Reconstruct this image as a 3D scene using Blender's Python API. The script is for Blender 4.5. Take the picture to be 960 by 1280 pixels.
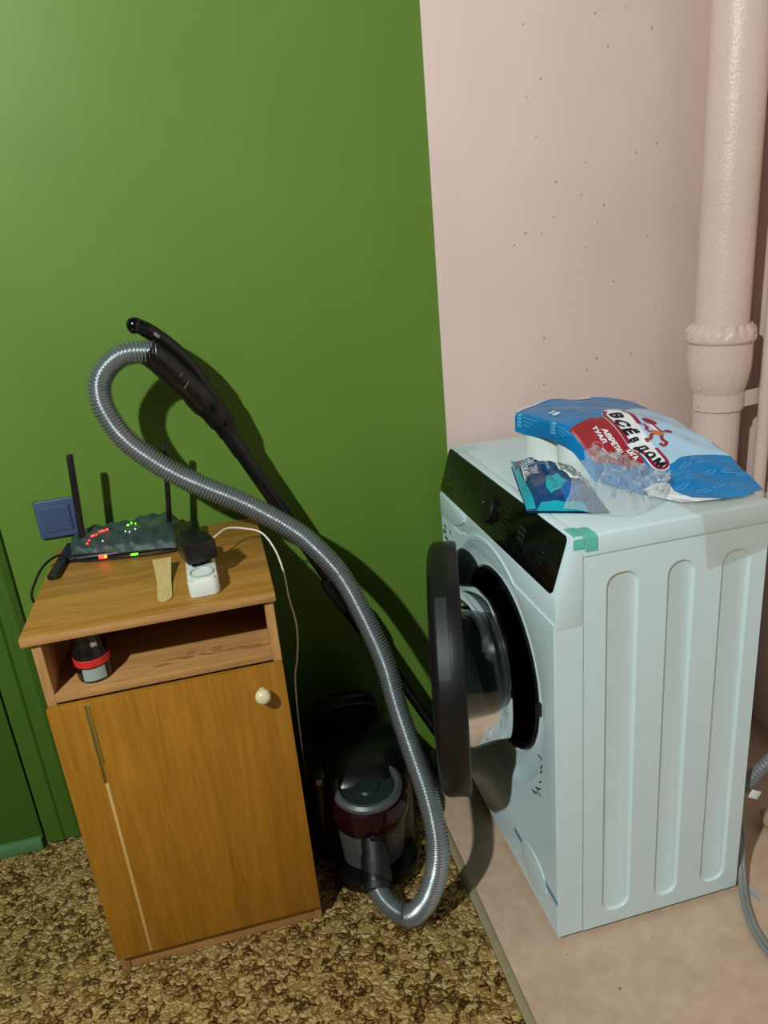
import bpy, bmesh, math, random
from mathutils import Vector, Matrix
random.seed(7)
for o in list(bpy.data.objects): bpy.data.objects.remove(o)
SC = bpy.context.scene; COL = SC.collection
pi, sin, cos = math.pi, math.sin, math.cos

# ------------------------------------------------------------------ camera, light, exposure
cam = bpy.data.cameras.new('camera'); cam.sensor_fit = 'HORIZONTAL'; cam.sensor_width = 36
cam.lens = 952.05 / 960 * 36; cam.clip_start = .02
co = bpy.data.objects.new('camera', cam); COL.objects.link(co); SC.camera = co
yaw, pitch, roll = .2093, .3553, -.0949
fw = Vector((sin(yaw)*cos(pitch), cos(yaw)*cos(pitch), -sin(pitch)))
rt = Vector((cos(yaw), -sin(yaw), 0)); up = rt.cross(fw)
r2 = rt*cos(roll)+up*sin(roll); u2 = -rt*sin(roll)+up*cos(roll)
M = Matrix((r2, u2, -fw)).transposed().to_4x4(); M.translation = (-.1931, -1.6431, 1.3303)
co.matrix_world = M
w = bpy.data.worlds.new('world'); SC.world = w; w.use_nodes = True
w.node_tree.nodes['Background'].inputs[0].default_value = (.75, .9, 1, 1)
w.node_tree.nodes['Background'].inputs[1].default_value = .034
lamp = bpy.data.lights.new('room_lamp', 'POINT'); lamp.energy = 235; lamp.shadow_soft_size = .035
lamp.color = (.94, 1.0, .98)
lo = bpy.data.objects.new('room_lamp', lamp); COL.objects.link(lo); lo.location = (-1.30, -2.12, 2.47)
SC.view_settings.view_transform = 'Standard'; SC.view_settings.look = 'None'
SC.view_settings.gamma = 1; SC.view_settings.exposure = .21; SC.view_settings.use_curve_mapping = False

# ------------------------------------------------------------------ materials
def lin(c): return tuple(((x/255)/12.92 if x <= 10 else ((x/255+.055)/1.055)**2.4) for x in c)
class N:
    def __init__(s, name):
        s.m = bpy.data.materials.new(name); s.m.use_nodes = True; s.t = s.m.node_tree
        s.b = s.t.nodes['Principled BSDF']
    def n(s, typ, ins=None, **kw):
        x = s.t.nodes.new('ShaderNode'+typ)
        for k, v in kw.items(): setattr(x, k, v)
        for k, v in (ins or {}).items():
            if hasattr(v, 'is_output'): s.t.links.new(v, x.inputs[k])
            else: x.inputs[k].default_value = v
        return x
    def l(s, a, b): s.t.links.new(a, b)
    def set(s, **kw):
        for k, v in kw.items(): s.b.inputs[k.replace('_', ' ')].default_value = v
    def coord(s, scale=(1, 1, 1), rot=(0, 0, 0)):
        c = s.n('TexCoord'); mp = s.n('Mapping', {'Scale': scale, 'Rotation': rot}); s.l(c.outputs['Object'], mp.inputs['Vector'])
        return mp.outputs[0]
    def noise(s, vec, scale, detail=4, dist=0, rough=.5):
        return s.n('TexNoise', {'Vector': vec, 'Scale': scale, 'Detail': detail, 'Distortion': dist, 'Roughness': rough}).outputs['Fac']
    def ramp(s, fac, stops, interp='LINEAR'):
        r = s.n('ValToRGB', {'Fac': fac}); e = r.color_ramp; e.interpolation = interp
        while len(e.elements) < len(stops): e.elements.new(.5)
        for q, (p, c) in zip(e.elements, stops): q.position = p; q.color = (*c, 1)
        return r.outputs[0]
    def bump(s, h, strength, dist=.002):
        b = s.n('Bump', {'Height': h, 'Strength': strength, 'Distance': dist}); s.l(b.outputs[0], s.b.inputs['Normal'])
    def base(s, sock): s.l(sock, s.b.inputs['Base Color'])
def P(name, rgb, rough=.5, metal=0, var=.06, scale=30, bump=0, bscale=200, **kw):
    a = N(name); c = lin(rgb); v = a.coord()
    f = a.noise(v, scale, 3)
    a.base(a.ramp(f, [(.3, tuple(x*(1-var) for x in c)), (.7, tuple(min(1, x*(1+var)) for x in c))]))
    a.set(Roughness=rough, Metallic=metal, **kw)
    if bump: a.bump(a.noise(v, bscale, 3), bump)
    return a.m
def wood(name, dark, light, grain, rough=.45, tex=(1, 1, 1)):
    a = N(name); sc = {'x': (2.2, 26, 26), 'z': (26, 26, 1.6), 'y': (26, 2, 26)}[grain]
    v = a.coord(sc); f = a.noise(v, 1.6, 6, .9, .6)
    fine = a.noise(a.coord(tuple(q*6 for q in sc)), 1.5, 3, .2)
    mx = a.n('Mix', {'Factor': .35, 'A': f, 'B': fine})
    cd, cl = lin(dark), lin(light)
    cm = tuple((p+q)/2 for p, q in zip(cd, cl))
    a.base(a.ramp(mx.outputs[0], [(.32, cd), (.5, cm), (.68, cl)])); a.set(Roughness=rough)
    a.bump(fine, .12, .001)
    return a.m
def clear(name, tint=(225, 235, 235), alpha=.25, rough=.15, bump=0, bscale=40):
    a = N(name); a.set(Base_Color=(*lin(tint), 1), Roughness=rough, Alpha=alpha); a.b.inputs['Specular IOR Level'].default_value = .8
    if bump: a.bump(a.noise(a.coord(), bscale, 4, 1.0), bump, .004)
    return a.m
def emit(name, rgb, s):
    a = N(name); a.set(Base_Color=(*lin(rgb), 1), Emission_Color=(*lin(rgb), 1), Emission_Strength=s); return a.m

def wall_mat(name, rgb, rough, b1, sheen):
    a = N(name); c = lin(rgb); v = a.coord()
    f = a.noise(v, 2.5, 4); a.base(a.ramp(f, [(.3, tuple(x*.93 for x in c)), (.7, tuple(x*1.06 for x in c))]))
    a.set(Roughness=rough); a.b.inputs['Specular IOR Level'].default_value = sheen
    h = a.n('Mix', {'Factor': .25, 'A': a.noise(v, 9, 2), 'B': a.noise(v, 160, 3)}); a.bump(h.outputs[0], b1, .006)
    return a.m
m_green = wall_mat('green_wall_paint', (96, 130, 48), .5, .10, .3)
m_green2 = wall_mat('green_door_paint', (66, 100, 30), .5, .12, .4)
m_green3 = wall_mat('green_threshold_paint', (84, 128, 80), .5, .1, .5)
m_pink = wall_mat('pink_wall_paint', (222, 198, 189), .5, .16, .4)
m_pipe = wall_mat('pink_pipe_paint', (220, 197, 184), .38, .8, .5)
m_white = P('white_enamel', (208, 229, 232), .3, var=.015)
m_white2 = P('white_plastic', (208, 230, 234), .32, var=.015)
m_black = P('black_plastic', (16, 17, 18), .38)
m_gloss = P('black_gloss_panel', (6, 7, 6), .12)
m_rub = P('black_rubber', (10, 11, 13), .35)
m_steel = P('drum_steel', (60, 62, 64), .3, .9)
m_bowl = None
a = N('door_glass'); a.set(Base_Color=(.82, .92, .9, 1), Roughness=.02, IOR=1.45); a.b.inputs['Transmission Weight'].default_value = 1; m_bowl = a.m
m_top = wood('cabinet_top_veneer', (138, 94, 32), (186, 136, 62), 'x')
m_door = wood('cabinet_door_veneer', (138, 90, 18), (172, 118, 32), 'z', .42)
m_edge = wood('cabinet_edge_veneer', (150, 106, 56), (192, 146, 90), 'x', .5)
m_edgez = wood('cabinet_side_edge_veneer', (150, 106, 56), (192, 146, 90), 'z', .5)
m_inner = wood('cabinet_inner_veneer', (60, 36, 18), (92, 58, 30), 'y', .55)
# carpet: mottled leafy beige on brown
a = N('carpet_mottle'); v = a.coord()
wn = a.n('TexNoise', {'Vector': v, 'Scale': 70.0, 'Detail': 2.0}); wv_ = a.n('VectorMath', {0: wn.outputs['Color'], 1: (.5, .5, .5)}, operation='SUBTRACT')
wsc = a.n('VectorMath', {0: wv_.outputs[0], 'Scale': .022}, operation='SCALE'); wad = a.n('VectorMath', {0: v, 1: wsc.outputs[0]}, operation='ADD')
vo = a.n('TexVoronoi', {'Vector': wad.outputs[0], 'Scale': 76.0}, feature='F1'); ve = a.n('TexVoronoi', {'Vector': wad.outputs[0], 'Scale': 76.0}, feature='DISTANCE_TO_EDGE')
sepc = a.n('SeparateColor', {0: vo.outputs['Color']}); g = a.noise(v, 330, 3, .3)
h1 = a.n('MapRange', {'Value': ve.outputs['Distance'], 'From Min': .07, 'From Max': .46}).outputs[0]
m1 = a.n('Math', {0: sepc.outputs[0], 1: 1.05}, operation='MULTIPLY').outputs[0]
m2 = a.n('Math', {0: h1, 1: m1}, operation='ADD').outputs[0]
m3 = a.n('Mix', {'Factor': .30, 'A': m2, 'B': g}).outputs[0]
a.base(a.ramp(m3, [(.22, lin((58, 38, 12))), (.40, lin((112, 84, 38))), (.62, lin((160, 130, 74))), (1.0, lin((196, 168, 110)))]))
a.set(Roughness=.95); a.b.inputs['Specular IOR Level'].default_value = .1
a.bump(m3, .9, .006); m_carpet = a.m
# painted concrete floor
a = N('pink_floor_paint'); v = a.coord()
f = a.noise(v, 4, 5, .4); g = a.noise(v, 28, 3, .6)
mx = a.n('Mix', {'Factor': .5, 'A': f, 'B': g}).outputs[0]
base = a.ramp(mx, [(.36, lin((186, 158, 132))), (.5, lin((198, 170, 144))), (.64, lin((206, 180, 154)))])
vo = a.n('TexVoronoi', {'Vector': v, 'Scale': 22.0}).outputs['Distance']
sp = a.ramp(vo, [(.035, (1, 1, 1)), (.06, (0, 0, 0))])
rnd = a.ramp(a.noise(v, 9, 1), [(.50, (0, 0, 0)), (.52, (1, 1, 1))])
k = a.n('Math', {0: sp, 1: rnd}, operation='MULTIPLY').outputs[0]
cm = a.n('Mix', {'Factor': k, 'A': base, 'B': (*lin((96, 72, 52)), 1)}, data_type='RGBA')
a.l(k, cm.inputs[0]); a.l(base, cm.inputs[6]); cm.inputs[7].default_value = (*lin((92, 68, 50)), 1)
a.base(cm.outputs[2]); a.set(Roughness=.45); a.bump(mx, .15, .004); m_floor = a.m

# ------------------------------------------------------------------ mesh helpers
def obj(name, bm, m, parent=None, smooth=35, kind=None):
    me = bpy.data.meshes.new(name); bm.normal_update(); bm.to_mesh(me); bm.free()
    for x in (m if isinstance(m, (list, tuple)) else [m]): me.materials.append(x)
    if smooth:
        for p in me.polygons: p.use_smooth = True
        me.set_sharp_from_angle(angle=math.radians(smooth))
    o = bpy.data.objects.new(name, me); COL.objects.link(o)
    if parent: o.parent = parent; o.matrix_parent_inverse = parent.matrix_world.inverted()
    if kind: o['kind'] = kind
    return o
def tag(o, label, cat, group=None):
    o['label'] = label; o['category'] = cat
    if group: o['group'] = group
    return o
def thing(name, label, cat, loc=(0, 0, 0), group=None):
    o = bpy.data.objects.new(name, None); COL.objects.link(o); o.location = loc; o.empty_display_size = .05
    o.matrix_world = Matrix.Translation(loc)
    return tag(o, label, cat, group)
def struct(o): o['kind'] = 'structure'; return o
B = bmesh.new
def box(bm, a, b, bev=0, seg=2, M=None, mi=0):
    s = Vector(b)-Vector(a); c = (Vector(a)+Vector(b))/2
    r = bmesh.ops.create_cube(bm, size=1, matrix=Matrix.Translation(c) @ Matrix.Diagonal((*s, 1)))
    vs = r['verts']; es = list({e for v in vs for e in v.link_edges})
    for f in {f for v in vs for f in v.link_faces}: f.material_index = mi
    if bev:
        n0 = set(bm.verts); rr = bmesh.ops.bevel(bm, geom=es, offset=bev, segments=seg, affect='EDGES', profile=.5)
        vs = list({v for f in rr['faces'] for v in f.verts} | {v for v in vs if v.is_valid})
    if M: bmesh.ops.transform(bm, matrix=M, verts=vs)
    return bm
def cbox(a, b, bev=0, seg=2, M=None): return box(B(), a, b, bev, seg, M)
def cmr(pts, n):
    out = []; P_ = [Vector(p) for p in pts]; k = len(P_)
    for i in range(k-1):
        p0, p1, p2, p3 = P_[max(i-1, 0)], P_[i], P_[i+1], P_[min(i+2, k-1)]
        for j in range(n):
            t = j/n
            out.append(.5*((2*p1)+(-p0+p2)*t+(2*p0-5*p1+4*p2-p3)*t*t+(-p0+3*p1-3*p2+p3)*t**3))
    out.append(P_[-1]); return out
def resample(pts, step):
    out = [pts[0].copy()]; acc = 0
    for a, b in zip(pts, pts[1:]):
        d = (b-a).length
        while d and acc+d >= step:
            t = (step-acc)/d; a = a.lerp(b, t); out.append(a.copy()); d = (b-a).length; acc = 0
        acc += d
    return out
def tube(bm, pts, r, seg=12, cap=True, sx=1, sy=1, upv=None):
    pts = [Vector(p) for p in pts]; n = len(pts)
    rr = r if isinstance(r, (list, tuple)) else [r]*n
    T = [(pts[min(i+1, n-1)]-pts[max(i-1, 0)]).normalized() for i in range(n)]
    nx = Vector(upv) if upv else (Vector((0, 0, 1)) if abs(T[0].z) < .9 else Vector((1, 0, 0)))
    nx = (nx-T[0]*nx.dot(T[0])).normalized(); rings = []
    for i in range(n):
        nx = (nx-T[i]*nx.dot(T[i])).normalized(); by = T[i].cross(nx)
        rings.append([bm.verts.new(pts[i]+(nx*cos(2*pi*k/seg)*sx+by*sin(2*pi*k/seg)*sy)*rr[i]) for k in range(seg)])
    for a, b in zip(rings, rings[1:]):
        for k in range(seg): bm.faces.new((a[k], a[(k+1) % seg], b[(k+1) % seg], b[k]))
    if cap: bm.faces.new(rings[0][::-1]); bm.faces.new(rings[-1])
    bmesh.ops.recalc_face_normals(bm, faces=bm.faces) if n < 300 else None
    return bm
def ctube(pts, r, seg=12, **k): return tube(B(), pts, r, seg, **k)
def lathe(bm, prof, seg=32, M=None, cap0=False, cap1=False):
    rings = []
    for (r, z) in prof: rings.append([bm.verts.new((r*cos(2*pi*k/seg), r*sin(2*pi*k/seg), z)) for k in range(seg)])
    for a, b in zip(rings, rings[1:]):
        for k in range(seg): bm.faces.new((a[k], a[(k+1) % seg], b[(k+1) % seg], b[k]))
    if cap0: bm.faces.new(rings[0][::-1])
    if cap1: bm.faces.new(rings[-1])
    if M: bmesh.ops.transform(bm, matrix=M, verts=[v for r in rings for v in r])
    return bm
def clathe(prof, seg=32, M=None, cap0=False, cap1=False): return lathe(B(), prof, seg, M, cap0, cap1)
def grid(bm, f, nu, nv, u0=0, u1=1, v0=0, v1=1, thick=0):
    V = [[bm.verts.new(f(u0+(u1-u0)*i/nu, v0+(v1-v0)*j/nv)) for j in range(nv+1)] for i in range(nu+1)]
    for i in range(nu):
        for j in range(nv): bm.faces.new((V[i][j], V[i+1][j], V[i+1][j+1], V[i][j+1]))
    return bm
def prism(bm, poly, axis, a, b, bev=0):
    # poly: 2-D points; axis: extrusion axis name
    def mk(p, t): return {'x': (t, p[0], p[1]), 'y': (p[0], t, p[1]), 'z': (p[0], p[1], t)}[axis]
    A = [bm.verts.new(mk(p, a)) for p in poly]; Z = [bm.verts.new(mk(p, b)) for p in poly]; n = len(poly)
    fs = [bm.faces.new(A[::-1]), bm.faces.new(Z)]
    for i in range(n): fs.append(bm.faces.new((A[i], A[(i+1) % n], Z[(i+1) % n], Z[i])))
    bmesh.ops.recalc_face_normals(bm, faces=fs)
    if bev: bmesh.ops.bevel(bm, geom=list({e for f in fs for e in f.edges}), offset=bev, segments=2, affect='EDGES', profile=.5)
    return bm
def cprism(poly, axis, a, b, bev=0): return prism(B(), poly, axis, a, b, bev)
def frame_to(origin, z, x=None):
    z = Vector(z).normalized(); x = Vector(x) if x else (Vector((1, 0, 0)) if abs(z.x) < .9 else Vector((0, 1, 0)))
    x = (x-z*x.dot(z)).normalized(); y = z.cross(x)
    M = Matrix((x, y, z)).transposed().to_4x4(); M.translation = origin; return M
def text_bm(body, size=1, align='CENTER'):
    c = bpy.data.curves.new('lettering', 'FONT'); c.body = body; c.size = size; c.align_x = align; c.align_y = 'CENTER'; c.resolution_u = 3
    o = bpy.data.objects.new('lettering', c); COL.objects.link(o); bpy.context.view_layer.update()
    me = bpy.data.meshes.new_from_object(o.evaluated_get(bpy.context.evaluated_depsgraph_get()))
    bm = B(); bm.from_mesh(me); bpy.data.objects.remove(o); bpy.data.meshes.remove(me); return bm
def merge(dst, src):
    me = bpy.data.meshes.new('t'); src.to_mesh(me); src.free(); dst.from_mesh(me); bpy.data.meshes.remove(me); return dst
def rrect(x0, y0, x1, y1, r, n=6):
    out = []
    for cx, cy, a0 in ((x1-r, y1-r, 0), (x0+r, y1-r, 90), (x0+r, y0+r, 180), (x1-r, y0+r, 270)):
        for i in range(n+1):
            t = math.radians(a0+90*i/n); out.append((cx+r*cos(t), cy+r*sin(t)))
    return out
def holed(bm, outer, holes, mk):
    """flat sheet with holes: outer and holes are 2-D loops, mk maps to 3-D; returns the hole vertex loops"""
    es = []; loops = []
    for L in [outer]+holes:
        vs = [bm.verts.new(mk(p)) for p in L]; loops.append(vs)
        es += [bm.edges.new((vs[i], vs[(i+1) % len(vs)])) for i in range(len(vs))]
    bmesh.ops.triangle_fill(bm, use_beauty=True, use_dissolve=False, edges=es)
    return loops
def bridge(bm, A, Z):
    n = len(A)
    for i in range(n): bm.faces.new((A[i], A[(i+1) % n], Z[(i+1) % n], Z[i]))

# ------------------------------------------------------------------ the room
XE = .3208                                     # where green paint meets pink
def sheet(a, b, c, d): bm = B(); bm.faces.new([bm.verts.new(p) for p in (a, b, c, d)]); return bm
struct(obj('wall_back', box(cbox((-.752, 0, 0), (XE, .08, 2.6)), (-2.3, .041, 0), (-.752, .08, 2.6)), m_green))
wp = struct(obj('wall_back_right', cbox((XE, -.003, 0), (1.17, .08, 2.6), .003), m_pink))
struct(obj('wall_right', cbox((1.09, -3.2, 0), (1.17, -.003, 2.6)), m_pink))
struct(obj('floor', cbox((-2.3, -3.2, -.06), (1.17, .08, 0)), m_floor))
# pock marks on the pink plaster: little open pits with a raised lip, one joined piece
def pit_mesh():
    bm = B()
    pts = []
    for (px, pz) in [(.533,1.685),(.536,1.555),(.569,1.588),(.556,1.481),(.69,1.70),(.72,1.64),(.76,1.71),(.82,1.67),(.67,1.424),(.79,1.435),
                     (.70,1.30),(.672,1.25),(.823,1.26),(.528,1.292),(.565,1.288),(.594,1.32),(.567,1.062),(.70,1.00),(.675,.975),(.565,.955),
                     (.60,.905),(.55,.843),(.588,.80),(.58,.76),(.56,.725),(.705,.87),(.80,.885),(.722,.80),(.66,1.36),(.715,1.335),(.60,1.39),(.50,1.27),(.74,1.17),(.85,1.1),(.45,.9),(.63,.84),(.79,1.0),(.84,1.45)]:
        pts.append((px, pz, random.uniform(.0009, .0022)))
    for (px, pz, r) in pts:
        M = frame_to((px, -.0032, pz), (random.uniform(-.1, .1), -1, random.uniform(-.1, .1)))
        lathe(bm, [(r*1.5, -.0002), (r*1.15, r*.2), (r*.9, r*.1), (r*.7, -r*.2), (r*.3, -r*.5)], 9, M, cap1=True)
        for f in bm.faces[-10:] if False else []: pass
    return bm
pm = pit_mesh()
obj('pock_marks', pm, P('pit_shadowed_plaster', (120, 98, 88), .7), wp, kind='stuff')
# door opening on the left: casing, leaf, sill
cas = B(); prism(cas, [(-.752, .02), (-.752, -.016), (-.745, -.018), (-.715, -.018), (-.710, -.013), (-.700, -.013), (-.695, -.017), (-.680, -.017), (-.668, -.010), (-.664, .02)], 'z', .016, 2.2)
struct(obj('trim_1', cas, m_green2, smooth=20))
struct(obj('door_1', cbox((-2.3, -.006, .004), (-.760, .04, 2.1), .002), m_green2))
struct(obj('trim_2', cbox((-2.3, -.022, .0032), (-.762, .0, .034), .004), m_green3))
struct(obj('baseboard_back', cbox((-.752, -.004, 0), (-.50, .0, .013), .001), P('white_skirting', (190, 200, 196), .5)))
# carpet and its edge strip
cp = obj('carpet', cbox((-2.3, -3.2, 0), (.160, -.001, .003), .001), m_carpet)
tag(cp, 'mottled brown and beige low pile carpet covering the floor under the wooden cabinet', 'carpet')
struct(obj('trim_3', cprism([(.1605, .0), (.1605, .0045), (.163, .0055), (.172, .0055), (.178, .003), (.180, 0)], 'y', -3.2, -.003), P('floor_strip', (150, 138, 104), .5)))

# ------------------------------------------------------------------ washing machine
X0, YS, D, W, HT = .288, -.632, .3905, .600, .850
YF, X1 = YS+W, X0+D
wm = thing('washing_machine', 'white front loading washing machine with its round black door open', 'washing machine', (X0+D/2, YS+W/2, 0))
ZB = .014
XP = X0+.0506
# near side panel with three long recessed ribs
def side_panel(y, s, name):
    bm = B(); holes = []
    zt = .8108
    ribs = [(.378-.288, .437-.288), (.490-.288, .541-.288), (.592-.288, .648-.288)]
    for (a, b) in ribs: holes.append(rrect(X0+a, .046, X0+b, .775, .024, 8))
    L = holed(bm, [(XP, ZB), (X1, ZB), (X1, zt), (XP, zt)], holes, lambda p: (p[0], y, p[1]))
    for (a, b), lp in zip(ribs, L[1:]):
        c = rrect(X0+a+.0035, .0495, X0+b-.0035, .7715, .0205, 8)
        d = rrect(X0+a+.006, .052, X0+b-.006, .769, .018, 8)
        A = lp; V1 = [bm.verts.new((p[0], y+s*.0045, p[1])) for p in c]; V2 = [bm.verts.new((p[0], y+s*.0055, p[1])) for p in d]
        bridge(bm, A, V1); bridge(bm, V1, V2); bm.faces.new(V2)
    # return flange at the top and front edges
    o = L[0]
    ret = [bm.verts.new((v.co.x, y+s*.012, v.co.z)) for v in o]; bridge(bm, o, ret)
    bmesh.ops.recalc_face_normals(bm, faces=bm.faces)
    return obj(name, bm, m_white, wm, 25)
side_panel(YS, 1, 'side_panel')
side_panel(YF, -1, 'side_panel')
obj('back_panel', cbox((X1-.004, YS+.006, ZB), (X1, YF-.006, .80), .001), m_white, wm)
obj('base_tray', cbox((X0+.03, YS+.012, ZB+.004), (X1-.006, YF-.012, ZB+.02), .002), m_black, wm)
for (fx, fy) in ((X0+.06, YS+.05), (X0+.06, YF-.05), (X1-.05, YS+.05), (X1-.05, YF-.05)):
    obj('foot', clathe([(.016, 0), (.018, .003), (.018, .008), (.010, .011), (.010, ZB+.006)], 16, Matrix.Translation((fx, fy, 0)), True, True), P('grey_foot_rubber', (90, 92, 90), .6) if 'grey_foot_rubber' not in bpy.data.materials else bpy.data.materials['grey_foot_rubber'], wm)
# lid
lid = B(); box(lid, (XP-.004, YS+.0005, .8114), (X1+.004, YF-.001, HT), .0045, 3)
obj('lid', lid, m_white2, wm)
obj('lid_groove', cbox((X0+.070, YS+.03, HT-.0004), (X0+.072, YF-.03, HT+.0006)), m_white, wm)
# fascia with sloped black control panel
fas = B(); prism(fas, [(X0, .690), (X0, .7473), (X0+.0298, .8485), (X0+.034, .850), (XP-.001, .850), (XP-.001, .690)], 'y', YS, YF, .0025)
fo = obj('fascia', fas, m_white2, wm)
sl = Vector((.0298, 0, .8485-.7473)).normalized(); nrm = Vector((-sl.z, 0, sl.x))
def on_panel(t, y, h=0):
    # t 0 at the lower edge .. 1 at the top edge of the slope
    p = Vector((X0, 0, .7473))+Vector((.0298, 0, .1012))*t+nrm*h; return Vector((p.x, y, p.z))
MP = frame_to(on_panel(.5, YS+W/2), nrm, (0, -1, 0))   # local x to the right as seen from the front, y up
pan = cprism(rrect(-.2985, -.050, .287, .0515, .010), 'z', -.001, .0022, .0008); bmesh.ops.transform(pan, matrix=MP, verts=pan.verts)
cpn = obj('control_panel', pan, m_gloss, wm)
m_print = P('dim_grey_print', (64, 70, 62), .5); m_dim = P('dim_dark_print', (34, 40, 34), .5)
def panel_text(s, x, y, size, m=None, name='lettering'):
    bm = text_bm(s, size, 'LEFT'); bmesh.ops.transform(bm, matrix=MP @ Matrix.Translation((x, y, .0026)), verts=bm.verts)
    return obj(name, bm, m or m_print, cpn, 0)
dial = clathe([(.031, 0), (.031, .002), (.027, .003), (.0265, .011), (.025, .0125), (.0, .013)], 40, MP @ Matrix.Translation((-.005, .0, .002)))
dl = obj('dial', dial, P('dial_black', (7, 8, 8), .45), cpn)
mk = clathe([(.0012, 0), (.0012, .0008)], 10, MP @ Matrix.Translation((-.005-.018, .008, .0150)), cap1=True); obj('dial_mark', mk, P('dial_mark_white', (220, 230, 225), .4), dl)
panel_text('gorenje', -.262, .004, .024)
bar = B()
for (x, y, ww, hh) in [(-.264, .026, .050, .0016), (-.280, -.020, .024, .0016), (-.252, -.030, .024, .0016)]:
    box(bar, (x, y, .0022), (x+ww, y+hh, .0028))
for k in range(7):
    y = .030-k*.010
    box(bar, (-.088+abs(k-3)*.003, y, .0022), (-.056+abs(k-3)*.001, y+.0018, .0028)); box(bar, (.052, y, .0022), (.080-abs(k-3)*.003, y+.0018, .0028))
bmesh.ops.transform(bar, matrix=MP, verts=bar.verts); obj('programme_print', bar, m_dim, cpn, 0, kind='stuff')
ic = B()
for k in range(9):
    an = k*.698; cx, cy = .128+.010*(k % 3), -.008+.010*(k//3)
    box(ic, (cx-.0034, cy-.0034, .0022), (cx+.0034, cy+.0034, .0028), .0005, 1)
for k in range(3):
    box(ic, (.225, .018-k*.018, .0022), (.233, .021-k*.018, .0028))
bmesh.ops.transform(ic, matrix=MP, verts=ic.verts); obj('display_icons', ic, m_dim, cpn, 0, kind='stuff')
# detergent drawer front, upper left
DR = cprism([(YF-.003, .7445), (YF-.003, .694), (YF-.03, .690), (YF-.09, .694), (YF-.140, .712), (YF-.168, .728), (YF-.172, .7445)], 'x', X0-.004, X0+.006, .0016)
obj('detergent_drawer', DR, m_white2, wm)
# front panel with dished ring around the porthole
CY, CZ, RO, RI = -.335, .472, .252, .192
fp = B(); XF = X0-.0025
def seam(y):
    d = y-CY
    arc = CZ+math.sqrt(max(0, .263**2-d*d)) if abs(d) < .263 else 0
    return max(.7015, arc) if y < YF-.15 else max(.692, min(arc, .735)-.0)
outer = [(YF-.001, ZB), (YS+.001, ZB)]
n = 60
for i in range(n+1):
    y = YS+.001+(W-.002)*i/n
    z = seam(y)
    if y > YF-.16: z = min(z, .735-.043*min(1, (y-(YF-.16))/.12))
    outer.append((y, z))
NS = 96
circ = lambda R: [(CY+R*cos(2*pi*k/NS), CZ+R*sin(2*pi*k/NS)) for k in range(NS)]
Lp = holed(fp, outer, [circ(RO)], lambda p: (XF, p[0], p[1]))
ret = [fp.verts.new((XP-.0012, v.co.y, v.co.z)) for v in Lp[0]]; bridge(fp, Lp[0], ret)
prev = Lp[1]
for (R, dx) in [(.249, .001), (.240, .008), (.232, .0135), (.226, .015), (.208, .018), (.200, .0175), (.196, .0165), (.1925, .020), (.1915, .032)]:
    ring = [fp.verts.new((XF+dx, p[0], p[1])) for p in circ(R)]; bridge(fp, prev, ring); prev = ring
bmesh.ops.recalc_face_normals(fp, faces=fp.faces)
for f in fp.faces:
    c = f.calc_center_median()
bmesh.ops.bevel(fp, geom=[e for e in fp.edges if all(abs(v.co.x-XF) < 1e-6 for v in e.verts) and len(e.link_faces) == 2 and any(abs(f.normal.x) < .3 for f in e.link_faces)], offset=.0022, segments=2, affect='EDGES')
fpo = obj('front_panel', fp, m_white, wm, 30)
# gasket bellows and drum along +X
MX = frame_to((X0, CY, CZ), (1, 0, 0))
gk = clathe([(.1918, .016), (.190, .013), (.184, .012), (.179, .016), (.176, .026), (.180, .036), (.178, .046), (.170, .050), (.167, .058), (.168, .072), (.160, .082), (.156, .085), (.160, .092)], 72, MX)
obj('door_gasket', gk, m_rub, wm, 60)
dm = clathe([(.162, .090), (.215, .098), (.220, .11), (.220, .36), (.20, .375), (.0, .378)], 64, MX)
dr = obj('drum', dm, m_steel, wm)
for k in range(3):
    an = k*2*pi/3+.5
    Mb = MX @ Matrix.Rotation(an, 4, 'Z'); lb = cprism([(.214, -.035), (.214, .035), (.165, .006), (.165, -.006)], 'z', .13, .34, .004)
    bmesh.ops.transform(lb, matrix=Mb, verts=lb.verts); obj('drum_paddle', lb, m_rub, dr)
hk = cbox((X0+.006, CY-.204, CZ-.014), (X0+.018, CY-.190, CZ+.014), .003); obj('door_latch', hk, m_rub, wm)
# the open door: black ring, handle recess, glass bowl, hinge
AL = math.radians(17); HOFF = .222
dd = Vector((-sin(AL), -cos(AL), 0)); nn = Vector((-cos(AL), sin(AL), 0))   # nn points to the outer face
HP = Vector((X0-.014, CY+HOFF, CZ-.004))
DC = HP+dd*HOFF
MD = frame_to(DC, nn, dd)            # local x towards the free edge, z outwards
RD = .258
ringp = [(.176, -.012), (.186, -.016), (.222, -.016), (RD-.006, -.0155), (RD-.0015, -.013), (RD, -.008), (RD, .030), (RD-.003, .036), (RD-.012, .042), (RD-.030, .0465), (.190, .048), (.180, .046), (.174, .040), (.170, .030), (.170, .0), (.176, -.012)]
drs = obj('door_ring', clathe(ringp, 96, MD), m_black, wm, 40)
hd = B()                            # handle grip on the free edge: a lighter inset plate bent along the rim
for i in range(13):
    pass
def rimpt(R, th, z): return MD @ Vector((R*cos(th), R*sin(th), z))
NG = 16; vv = []
for i in range(NG+1):
    th = math.radians(26+34*i/NG)
    vv.append([hd.verts.new(rimpt(R, th, z)) for (R, z) in ((RD-.0010, .009), (RD+.0014, .0105), (RD+.0014, .0315), (RD-.0025, .033))])
for i in range(NG):
    for k in range(3): hd.faces.new((vv[i][k], vv[i+1][k], vv[i+1][k+1], vv[i][k+1]))
hd.faces.new(vv[0]); hd.faces.new(vv[-1][::-1]); bmesh.ops.recalc_face_normals(hd, faces=hd.faces)
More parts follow.
